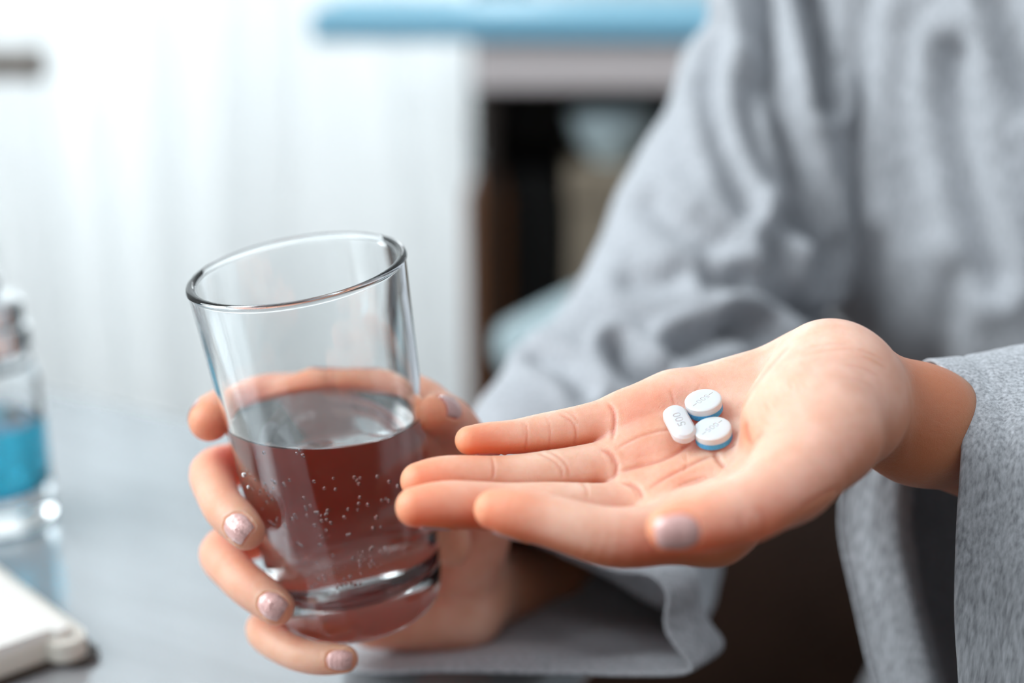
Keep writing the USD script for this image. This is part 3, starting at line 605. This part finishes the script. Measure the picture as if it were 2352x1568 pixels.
def loft(loops, na, nl, disp, thick, seam=None, creases=()):          # a cloth tube through closed loops (mm), with folds, an inside and a hem
    k = len(loops); A = []
    for l in loops:
        l = np.asarray(l, float); l = np.vstack([l, l[:1]]); s = np.r_[0, np.cumsum(np.linalg.norm(np.diff(l, axis=0), axis=1))]
        A.append(CubicSpline(s, l, bc_type='periodic')(np.linspace(0, s[-1], na, endpoint=False)))
    A = np.array(A); s = np.r_[0, np.cumsum(np.linalg.norm(np.diff(A.mean(1), axis=0), axis=1))]
    sl = np.linspace(0, 1, nl) ** 1.25 * s[-1]
    G = CubicSpline(s, A, axis=0)(sl) if k > 2 else A[0] + (A[1] - A[0]) * (sl / s[-1])[:, None, None]
    tu = np.roll(G, -1, 1) - np.roll(G, 1, 1); tv = np.gradient(G, axis=0); N = np.cross(tu, tv); N /= np.linalg.norm(N, axis=2, keepdims=True) + 1e-9
    out = G - G.mean(1, keepdims=True)
    if (N * out).sum() < 0: N = -N
    G = G + N * disp(G, sl)[..., None]
    if creases:
        facing = (N * G).sum(2) < 0.15 * np.linalg.norm(G, axis=2); px = np.stack([G[..., 0] / G[..., 2] * FPX + 1176, G[..., 1] / G[..., 2] * FPX + 784], -1).reshape(-1, 2)
        cut = np.zeros(len(px))
        for l, w, dep in creases: cut += dep * (np.exp(-(dist_line(px, l)[0] / w) ** 2) - 0.35 * np.exp(-((dist_line(px, l)[0] - 2.2 * w) / w) ** 2))
        G = G - N * (cut.reshape(G.shape[:2]) * facing)[..., None]
    if seam: G = G - N * (1.1 * np.exp(-((sl - seam) / 0.8) ** 2))[:, None, None]
    i0 = G - N * thick
    full = np.concatenate([i0[::-1], (G[:1] + i0[:1]) / 2 - tv[:1] / (np.linalg.norm(tv[:1], axis=2, keepdims=True) + 1e-9) * thick * 0.5, G])
    v, f = grid_faces(full, True)
    m = trimesh.Trimesh(W(v), f, process=False)
    mid = len(full) // 2 + nl // 2                         # faces outward on the outer sheet
    c = m.triangles_center; 
    o = m.face_normals[-na:]; ref = m.triangles_center[-na:] - m.triangles_center[-na:].mean(0)
    if (o * ref).sum() < 0: m.invert()
    return m

def folds(scale, amp, seed, stretch=(1, 1, 1), ramp=0.0):
    def d(G, sl):
        q = G / scale * np.asarray(stretch); n = meshkit.fbm(q, 3, seed) - 0.5
        r = 1 - np.abs(2 * meshkit.noise(q * 0.8 + 7, seed + 5) - 1)
        a = amp * np.clip(0.25 + sl / 40.0, 0, 1)[:, None] if ramp else amp
        return a * (1.2 * n + 0.9 * (r - 0.6))
    return d

robe_torso_loops = []
for z, x, y, rx, ry in ((0.40, .43, .96, .17, .21), (.55, .43, .93, .13, .20), (.70, .43, .90, .125, .18), (.75, .425, .89, .14, .18), (.83, .395, .89, .195, .18), (1.0, .39, .89, .225, .185), (1.12, .39, .90, .23, .19), (1.22, .40, .93, .20, .20), (1.29, .41, .96, .12, .13)):
    robe_torso_loops.append([wc(x + rx * math.cos(t), y + ry * math.sin(t), z) for t in np.arange(14) * 2 * np.pi / 14])
def torso_disp(G, sl):
    Wd = W(G); a = np.arctan2(Wd[..., 1] - .90, Wd[..., 0] - .42)
    fade = np.clip((Wd[..., 2] - .55) / .25, 0, 1)
    d = folds(80, 7, 3, (1, 0.28, 1))(G, sl)
    for a0, w, h in ((-2.95, .10, -12), (-2.72, .09, 9), (-2.50, .06, -8), (-2.25, .10, 8), (-2.02, .06, -6), (-1.80, .10, 7), (-1.55, .06, -7), (-1.3, .1, 6)):
        drift = 0.12 * (meshkit.noise(np.stack([Wd[..., 2] * 5, a0 + 0 * a, 0 * a], -1), 2) - .5)
        d = d + fade * 0.4 * h * np.exp(-((a - a0 - drift) / w) ** 2)
    return d
def to_person(m): return shifted(m, PB)
CREASE_T = [([(1985, -20), (1965, 150), (1935, 330), (1915, 520)], 30, 6), ([(2195, 120), (2205, 320), (2255, 520), (2290, 640)], 32, 11), ([(2085, 60), (2080, 300), (2095, 520)], 30, 3),
    ([(2290, -20), (2340, 120), (2380, 220)], 34, 11), ([(1880, -20), (1880, 100), (1872, 220)], 26, 12), ([(2010, 560), (1990, 700), (1985, 800)], 30, 5), ([(2200, 640), (2170, 760), (2160, 860)], 34, 6)]
CREASE_R = [([(1740, -40), (1765, 120), (1800, 280), (1850, 430), (1880, 600), (1890, 760)], 26, 22), ([(1728, 190), (1738, 300), (1785, 410), (1840, 520)], 26, 15), ([(1800, 500), (1785, 590), (1830, 680), (1880, 740)], 26, 13),
    ([(1640, 640), (1730, 655), (1800, 690), (1860, 750)], 24, 13), ([(1560, 800), (1640, 770), (1740, 740)], 26, 14), ([(1415, 800), (1440, 840), (1520, 880)], 22, 13), ([(1690, 740), (1740, 790)], 22, 10),
    ([(1640, 60), (1632, 220), (1690, 400), (1720, 480)], 26, 8), ([(1230, 815), (1300, 850), (1340, 900)], 20, 7), ([(1500, 470), (1560, 520), (1650, 560)], 30, 6), ([(1450, 640), (1540, 640), (1620, 600)], 26, 6), ([(1860, -20), (1890, 100), (1895, 240)], 24, 14)]
robe = obj('robe', to_person(loft(robe_torso_loops, 260, 150, torso_disp, 2.0, creases=CREASE_T)), M_ROBE, person, smooth=True)

LS0 = [H(2150, 830, 527), H(2196, 905, 508), H(2211, 985, 498), H(2205, 1150, 494), H(2198, 1300, 492), H(2198, 1450, 493), H(2205, 1600, 498), H(2160, 1720, 522), H(2080, 1740, 560), H(2020, 1620, 588), H(1982, 1480, 598), H(1948, 1330, 602), H(1925, 1180, 602), H(1942, 1075, 596), H(2010, 960, 580), H(2080, 875, 556)]
c0_ = np.mean(LS0, 0)
def moved(loop, d, s): c = np.mean(loop, 0); return [(p - c) * s + c + d for p in loop]
far_w = np.array([0, 0, 0, 0, 0, 0, 0, 0, .35, .8, 1, 1, 1, .9, .5, .15])
def ring_(c, u, a, b): return [np.array(c, float) + a * math.cos(t) * np.array(u) - b * math.sin(t) * np.array([0, 0.2, 1.0]) for t in np.arange(16) * 2 * np.pi / 16]
near_w = np.array([.2, .6, 1, 1, 1, 1, 1, .7, .2, 0, 0, 0, 0, 0, 0, 0])
def nearer(loop, dz): return [p - np.array([0.0, 0.0, dz * w]) for p, w in zip(loop, near_w)]
def deeper(loop, dz): return [p + np.array([0.0, 0.0, dz * w]) for p, w in zip(loop, far_w)]
LS = [LS0, nearer(deeper(moved(LS0, np.array([13, 0, 2]), 1.0), -8), 7), nearer(deeper(moved(LS0, np.array([26, -1, 5]), 1.0), -12), 15), nearer(deeper(moved(LS0, np.array([33, -2, 6]), 1.0), 25), 19), nearer(deeper(moved(LS0, np.array([48, -4, 10]), 1.0), 60), 28), nearer(deeper(moved(LS0, np.array([80, -8, 16]), 1.03), 70), 42), ring_((274, 48, 608), (-.55, -.83, 0), 80, 74), ring_((318, 0, 650), (-.85, -.5, 0), 66, 68), ring_((345, -78, 695), (-.95, -.3, 0), 68, 64), ring_((392, -170, 752), (-.95, -.3, 0), 72, 68), ring_((425, -260, 800), (-.95, -.3, 0), 80, 76)]
sl_l = loft(LS, 300, 150, folds(45, 5.5, 11, (0.5, 1, 1), 1), 1.6, seam=14.0)
obj('sleeve', to_person(sl_l), M_ROBE, robe, smooth=True)

RS0 = [H(1080, 1250, 655), H(1170, 1200, 642), H(1300, 1240, 622), H(1420, 1308, 606), H(1505, 1326, 598), H(1534, 1368, 594), H(1532, 1440, 590), H(1590, 1538, 585), H(1500, 1555, 585), H(1350, 1550, 588), H(1200, 1548, 592), H(1000, 1545, 598), H(840, 1545, 610), H(800, 1520, 630), H(870, 1440, 668), H(970, 1340, 674)]
def oval(c, b, hw, n=16, ph=None):                        # loop round c, through b, hw deep
    c, b = np.asarray(c), np.asarray(b); u = b - c; w = np.array([0.15, 0.0, 1.0]) * hw
    a0 = 0.0
    return [c + u * math.cos(a0 + t) + w * math.sin(a0 + t) for t in np.linspace(0, 2 * np.pi, n, endpoint=False)]
wr_ = np.array([0, 0, .3, .7, 1, 1, 1, 1, .8, .5, .3, .2, .1, 0, 0, 0])
RS = [RS0, [p + np.array([15.0 * w - 1, -3.0, 20.0]) for p, w in zip(RS0, wr_)]]
for c, b, hw in (((1340, 1235, 712), (1035, 1100, 708), -58), ((1405, 1010, 752), (1135, 885, 745), -60), ((1585, 770, 800), (1335, 655, 795), -58), ((1695, 505, 826), (1438, 432, 822), -56), ((1800, 270, 842), (1540, 232, 840), -56), ((1905, 30, 862), (1640, 15, 860), -58), ((2020, -260, 880), (1760, -290, 880), -62), ((2200, -500, 900), (2000, -640, 900), -60)):
    RS.append(oval(H(*c), H(*b), hw))
sl_r = loft(RS, 300, 200, folds(48, 7.0, 23, (1, 1, 1), 1), 1.6, seam=14.0, creases=CREASE_R)
obj('sleeve', to_person(sl_r), M_ROBE, robe, smooth=True)

# ------------------------------------------------------------------ added dark chair, standing in for the lap in deep shade
M_LEATHER = mat('dark_brown_leather', {'g': ('geometry', {}), 'v': ('voronoi_texture', {'scale': 350}), 'b': ('bump', {'strength': 0.15, 'distance': 0.001}),
    'n': ('noise_texture', {'scale': 9, 'detail': 3}), 'r': ('rgb_ramp', {'ramp': [(0.35, (0.022, 0.010, 0.006)), (0.7, (0.045, 0.022, 0.013))]}), 'p': ('principled_bsdf', {'roughness': 0.55})},
    [('g.position', 'v.vector'), ('v.distance', 'b.height'), ('b.normal', 'p.normal'), ('g.position', 'n.vector'), ('n.fac', 'r.fac'), ('r.color', 'p.base_color')])
ch = thing('added_armchair', 'added dark brown leather chair standing in for the lap in deep shade', 'added_armchair', (0.42, 0.97, 0))
obj('seat', rbox((-0.46, -0.24, 0.20), (0.34, 0.32, 0.30), 0.05, 6), M_LEATHER, ch)
obj('backrest', rbox((0.26, -0.26, 0.20), (0.46, 0.34, 0.98), 0.06, 6), M_LEATHER, ch)
obj('armrest', rbox((-0.44, 0.30, 0.10), (0.36, 0.42, 0.595), 0.05, 6), M_LEATHER, ch)
for a in (-0.42, 0.36):
    for b in (-0.2, 0.34): obj('leg', rbox((a, b, 0.0), (a + 0.05, b + 0.05, 0.22), 0.008), M_DARK, ch)
cu = on_y(1290, 795, 1.33)
cush = thing('cushion', 'grey blue cushion leaning behind the elbow of the robe', 'cushion', tuple(map(float, cu)))
M_CUSH = plain('grey_blue_cloth', (0.42, 0.52, 0.55), 0.9)
cp = m3.Manifold.batch_hull([m3.Manifold.sphere(0.02, 24).translate([x, y, z]) for x in (-0.04, 0.04) for y in (-0.02, 0.02) for z in (-0.022, 0.022)] + [m3.Manifold.sphere(0.04, 32)])
obj('pad', cp.rotate([0, -28, 0]), M_CUSH, cush)
# ------------------------------------------------------------------ the glass, the water in it and its bubbles
GB, GH = np.array([-60.91421, 106.4228, 578.50797]), 145.5647
GA = np.array([-0.1290968, -0.9209845, -0.36758887])
GE1 = np.array([1, 0, 0]) - GA * GA[0]; GE1 /= np.linalg.norm(GE1); GE2 = np.cross(GA, GE1); GE2 = GE2 if GE2[2] < 0 else -GE2
def cdir(v): return v[0] * RT - v[1] * UP + v[2] * FW
GX, GY, GZ = cdir(GE1), cdir(GE2), cdir(GA)
GX = GX if np.dot(np.cross(GX, GY), GZ) > 0 else -GX
GO = W(GB)
def glass_xf(x):
    M = np.eye(4); M[0, :3], M[1, :3], M[2, :3], M[3, :3] = GX, GY, GZ, GO
    x.AddTransformOp().Set(Gf.Matrix4d(*M.ravel().tolist()))
mm = 0.001
def RO(h): return (34.0 + (40.6 - 34.0) * h / GH) * mm
WALL, FLOOR_H = 2.6, 15.0
def RI(h): return RO(h) - WALL * mm
prof = [(0, 1.2), (24, 1.0), (26, 0.0), (28, 0.0), (30.2, 0.9), (32.2, 3.0), (33.4, 6.0), (34.0, 10.0)]
prof = [(a * mm, b * mm) for a, b in prof] + [(RO(h), h * mm) for h in np.linspace(16, GH - 2.4, 12)]
rc = (RO(GH) - WALL * mm / 2)
prof += [(rc + 1.75 * mm * math.cos(t), (GH - 1.7) * mm + 1.75 * mm * math.sin(t)) for t in np.linspace(-0.1, np.pi + 0.1, 13)]
prof += [(RI(h), h * mm) for h in np.linspace(GH - 3.6, 27, 12)] + [(RI(24) - 0.1 * mm, 24 * mm), (RI(22) - 0.7 * mm, 20.5 * mm), (RI(20) - 2.6 * mm, 17.6 * mm), (RI(18) - 6 * mm, 15.9 * mm), (20 * mm, 15.2 * mm), (0, FLOOR_H * mm)]
M_GLASS = mat('tumbler_glass', {'p': ('principled_bsdf', {'base_color': (0.985, 0.995, 0.995), 'roughness': 0.0, 'ior': 1.5, 'transmission_weight': 1.0})})
M_WATER = mat('water', {'p': ('principled_bsdf', {'base_color': (1, 1, 1), 'roughness': 0.0, 'ior': 1.333, 'transmission_weight': 1.0})})
M_AIR = mat('air_bubble', {'p': ('principled_bsdf', {'base_color': (1, 1, 1), 'roughness': 0.0, 'ior': 0.75, 'transmission_weight': 1.0})})
gl = UsdGeom.Xform.Define(stage, path_for('drinking_glass')); glass_xf(gl); tag(gl, 'clear straight tumbler tilted in the hand, half full of water', 'glass')
obj('glass_body', outward(lathe(prof, 192)), M_GLASS, gl, smooth=25)

# the water's surface is level in the world
zup = np.array([GX[2], GY[2], GZ[2]])                     # the world's up in the glass's own frame
sh = ray_hit(lambda P: np.linalg.norm(P - (P @ GA - GB @ GA)[:, None] * GA - GB, axis=1) - 38.0, 742, 1040, 480, 600)
def to_glass(P): d = W(np.asarray(P)) - GO; return np.array([d @ GX, d @ GY, d @ GZ])
s0 = to_glass(sh); WLV = float(s0 @ zup)
n_th, th = 160, np.arange(160) * 2 * np.pi / 160
EXT = 0.06 * mm
bot = [(RI(24) - 0.1 * mm + EXT, 24 * mm), (RI(22) - 0.7 * mm + EXT, 20.5 * mm), (RI(20) - 2.6 * mm + EXT, 17.6 * mm - EXT), (RI(18) - 6 * mm, 15.9 * mm - EXT), (20 * mm, 15.2 * mm - EXT), (0.0, FLOOR_H * mm - EXT)][::-1]
rings = [np.stack([r * np.sin(th), r * np.cos(th), 0 * th + h], 1) for r, h in bot]
cs = np.stack([np.sin(th), np.cos(th)], 1)
def level(x, y): return (WLV - x * zup[0] - y * zup[1]) / zup[2]
hw_ = np.full(n_th, 0.08)
for _ in range(20):
    r = np.array([RI(h / mm) for h in hw_]) + EXT; hw_ = level(cs[:, 0] * r, cs[:, 1] * r) + 1.3 * mm
for k in np.linspace(0, 1, 14)[1:]:
    h = 24 * mm + (hw_ - 24 * mm) * k; r = np.array([RI(x / mm) for x in h]) + EXT
    rings.append(np.stack([cs[:, 0] * r, cs[:, 1] * r, h], 1))
rw = np.array([RI(x / mm) for x in hw_])
for dlt in (0.15, 0.5, 1.0, 1.6, 2.4, 3.5, 5, 8, 14, 22, 30):
    r = np.maximum(rw - dlt * mm, 0.0); x, y = cs[:, 0] * r, cs[:, 1] * r
    rings.append(np.stack([x, y, level(x, y) + 1.3 * mm * math.exp(-dlt / 1.1)], 1))
rings.append(np.stack([cs[:, 0] * 0.0, cs[:, 1] * 0.0, level(cs[:, 0] * 0.0, cs[:, 1] * 0.0)], 1))
wa = UsdGeom.Xform.Define(stage, path_for('water')); glass_xf(wa); tag(wa, 'still clear water with small bubbles in the lower half of the tumbler', 'water')
obj('water_body', outward(grid_faces(np.array(rings), True)), M_WATER, wa, smooth=25)

BUB = [(612,1035),(655,1105),(668,1098),(722,1102),(745,1118),(765,1095),(770,1120),(812,1093),(818,1100),(822,1108),(825,1094),(863,1091),(889,1103),(908,1113),(824,1139),(873,1146),(882,1142),(888,1147),(700,1139),(703,1160),(705,1165),(714,1157),(726,1173),(731,1173),(738,1180),(748,1178),(752,1174),(753,1168),(751,1190),(724,1202),(740,1192),(760,1197),(790,1184),(798,1166),(822,1153),(820,1167),(842,1156),(675,1186),(680,1178),(684,1184),(707,1179),(641,1190),(643,1184),(630,1195),(637,1200),(658,1198),(661,1204),(626,1192),(750,1213),(738,1228),(736,1247),(797,1225),(803,1222),(854,1209),(861,1185),(871,1206),(688,1243),(696,1248),(765,1271),(730,1287),(617,1120),(606,1123),(628,1124),(634,1116),(624,1133),(631,1142),(620,1148),(631,1098),(637,1103),(615,1105),(657,1109),(588,1093),(595,1096),(604,1130),(610,1163),(609,1230),(810,1278),(828,1272),(832,1262),(825,1285),(826,1295),(848,1258),(853,1252),(870,1262),(880,1253),(886,1260),(846,1290),(852,1284),(858,1290),(849,1297),(804,1320),(791,1325),(828,1312),(735,1325),(746,1318),(748,1327),(720,1342),(727,1336),(775,1345),(785,1340),(795,1338),(806,1336),(815,1338),(826,1336),(690,1030),(683,1037),(697,1042),(576,1075),(583,1082),(560,1090),(568,1097),(575,1104),(582,1112),(590,1118),(570,1118)]
def on_inner(px, py):
    Z = np.linspace(480, 600, 4000); P = np.stack([(px - 1176) / FPX * Z, (py - 784) / FPX * Z, Z], 1)
    q = P - GB; h = q @ GA; rho = np.linalg.norm(q - h[:, None] * GA, axis=1)
    k = np.argmax(rho < np.array([RI(x) for x in h]) / mm - 0.45); return to_glass(P[k])
bub = []
for px, py in BUB:
    r = (0.5 + 0.26 * rng.random()) * mm; b = trimesh.creation.icosphere(2, r); b.apply_translation(on_inner(px, py)); bub.append(b)
for _ in range(60):
    px, py = 640 + 330 * rng.random(), 1290 + 60 * rng.random() - 0.15 * 200
    b = trimesh.creation.icosphere(1, (0.15 + 0.2 * rng.random()) * mm); b.apply_translation(on_inner(px, py)); bub.append(b)
obj('bubbles', trimesh.util.concatenate(bub), M_AIR, wa, smooth=True, kind='stuff')

# ------------------------------------------------------------------ the tablets in the palm
M_PILL = mat('white_tablet', {'g': ('geometry', {}), 'n': ('noise_texture', {'scale': 2500, 'detail': 2}), 'b': ('bump', {'strength': 0.08, 'distance': 0.0002}),
    'p': ('principled_bsdf', {'base_color': (0.64, 0.66, 0.68), 'roughness': 0.42, 'subsurface_weight': 0.25, 'subsurface_scale': 0.001})}, [('g.position', 'n.vector'), ('n.fac', 'b.height'), ('b.normal', 'p.normal')])
M_PBLUE = mat('blue_tablet_layer', {'g': ('geometry', {}), 'n': ('noise_texture', {'scale': 1800, 'detail': 3}), 'r': ('rgb_ramp', {'ramp': [(0.35, (0.03, 0.30, 0.60)), (0.65, (0.07, 0.42, 0.75))]}),
    'p': ('principled_bsdf', {'roughness': 0.5})}, [('g.position', 'n.vector'), ('n.fac', 'r.fac'), ('r.color', 'p.base_color')])
def as_m3(t): return m3.Manifold(m3.Mesh(np.asarray(t.vertices, np.float32), np.asarray(t.faces, np.uint32)))
def imprint(m, z, size, bars=True, dep=0.38):             # "500" pressed into a face that lies at height z (mm)
    tx = meshkit.text_mesh('500', size, 2.0); tx.apply_translation((-(tx.bounds[0, 0] + tx.bounds[1, 0]) / 2, -size / 2, z - dep))
    for part in tx.split(only_watertight=False):
        try: m = m - as_m3(part)
        except Exception: pass
    if bars:
        e = (tx.bounds[1, 0] - tx.bounds[0, 0]) / 2
        for sg_ in (-1, 1): m = m - m3.Manifold.cube([1.7, 0.34, 2.0], True).translate([sg_ * (e + 1.35), 0, z + 1.0 - dep])
    return m
def place_pill(name, label, px, py, nimg, ximg, build, group=None, clear=None):
    n = np.array(nimg, float); n /= np.linalg.norm(n)
    x = np.array([ximg[0], ximg[1], 0.0]); x[2] = -(x @ n) / n[2]; x /= np.linalg.norm(x); y = np.cross(n, x)
    if np.dot(np.cross(cdir(x), cdir(y)), cdir(n)) < 0: y = -y
    parts, verts = build()
    c = ray_hit(left_hand, px, py, 420, 560); best = None
    for _ in range(3):
        for s_ in np.linspace(-8, 16, 121):               # let it down along its axis until it touches the skin
            q = c + n * s_ + verts[:, :1] * x + verts[:, 1:2] * y + verts[:, 2:] * n
            if left_hand(q.astype(np.float32)).min() > -0.45: best = c + n * s_; break
        if clear is None: break
        d = best - clear; d = d - n * (d @ n); c = best + d / np.linalg.norm(d) * max(0.0, 12.9 - np.linalg.norm(d))
    o = UsdGeom.Xform.Define(stage, path_for(name)); M = np.eye(4)
    M[0, :3], M[1, :3], M[2, :3], M[3, :3] = cdir(x), cdir(y), cdir(n), W(best)
    o.AddTransformOp().Set(Gf.Matrix4d(*M.ravel().tolist())); tag(o, label, 'tablet', group)
    for nm, m_, mt in parts: obj(nm, m_.scale([mm, mm, mm]), mt, o, smooth=35)
    return best
def round_tablet():
    R, T, B = 6.4, 5.2, 0.45
    cs_ = m3.CrossSection([[(0, 0.15), (R * .6, 0.06), (R - B - .2, 0.0), (R - 0.1, B * .7), (R, B), (R, T - B), (R - 0.1, T - B * .7), (R - B - .2, T), (R * .6, T + 0.05), (0, T + 0.1)]])
    m = m3.Manifold.revolve(cs_, 128)
    m = imprint(m, T + 0.05, 2.1)
    wav = m3.Manifold.cube([30, 30, 20], True).translate([0, 0, -10 + 2.5])
    lo_b, hi_b = m ^ wav, m - wav
    return [('white_layer', hi_b, M_PILL), ('blue_layer', lo_b, M_PBLUE)], np.asarray(m.to_mesh().vert_properties)[:, :3]
def caplet():
    L_, Wc, T = 17.2, 8.4, 4.6; r = Wc / 2
    def sect(k, z): return [[x * k, y * k, z] for x, y in [( (L_ / 2 - r) * s1 + r * math.cos(t), r * math.sin(t)) for s1, t in [(1 if abs(a) < np.pi / 2 else -1, a) for a in np.linspace(-np.pi, np.pi, 96, endpoint=False)]]]
    pts = []
    for k, z in ((0.55, 0.0), (0.80, 0.25), (0.97, 1.15), (1.0, 1.3), (1.0, 3.3), (0.97, 3.45), (0.80, 4.35), (0.55, 4.62), (0.2, 4.75)):
        ins = (1 - k) * r
        for x, y in [((L_ / 2 - r) * s1 + (r - ins) * math.cos(t), (r - ins) * math.sin(t)) for s1, t in [(1 if abs(a) < np.pi / 2 else -1, a) for a in np.linspace(-np.pi, np.pi, 96, endpoint=False)]]: pts.append((x, y, z))
    m = m3.Manifold.hull_points(np.array(pts))
    m = imprint(m, 4.62, 2.7, bars=False, dep=0.42)
    return [('caplet_body', m, M_PILL)], np.asarray(m.to_mesh().vert_properties)[:, :3]
N_T = (-0.20, -0.82, -0.54)
first = place_pill('round_tablet', 'round white and blue tablet at the front, beside the thumb', 1641, 1014, N_T, (60, -37), round_tablet, group='round tablets in the palm')
place_pill('round_tablet', 'round white and blue tablet at the back, farthest from the thumb', 1624, 962, N_T, (-58, 36), round_tablet, group='round tablets in the palm', clear=first)
place_pill('caplet', 'oblong white caplet lying left of the two round tablets', 1562, 992, (-0.12, -0.76, -0.64), (-36, -86), caplet)
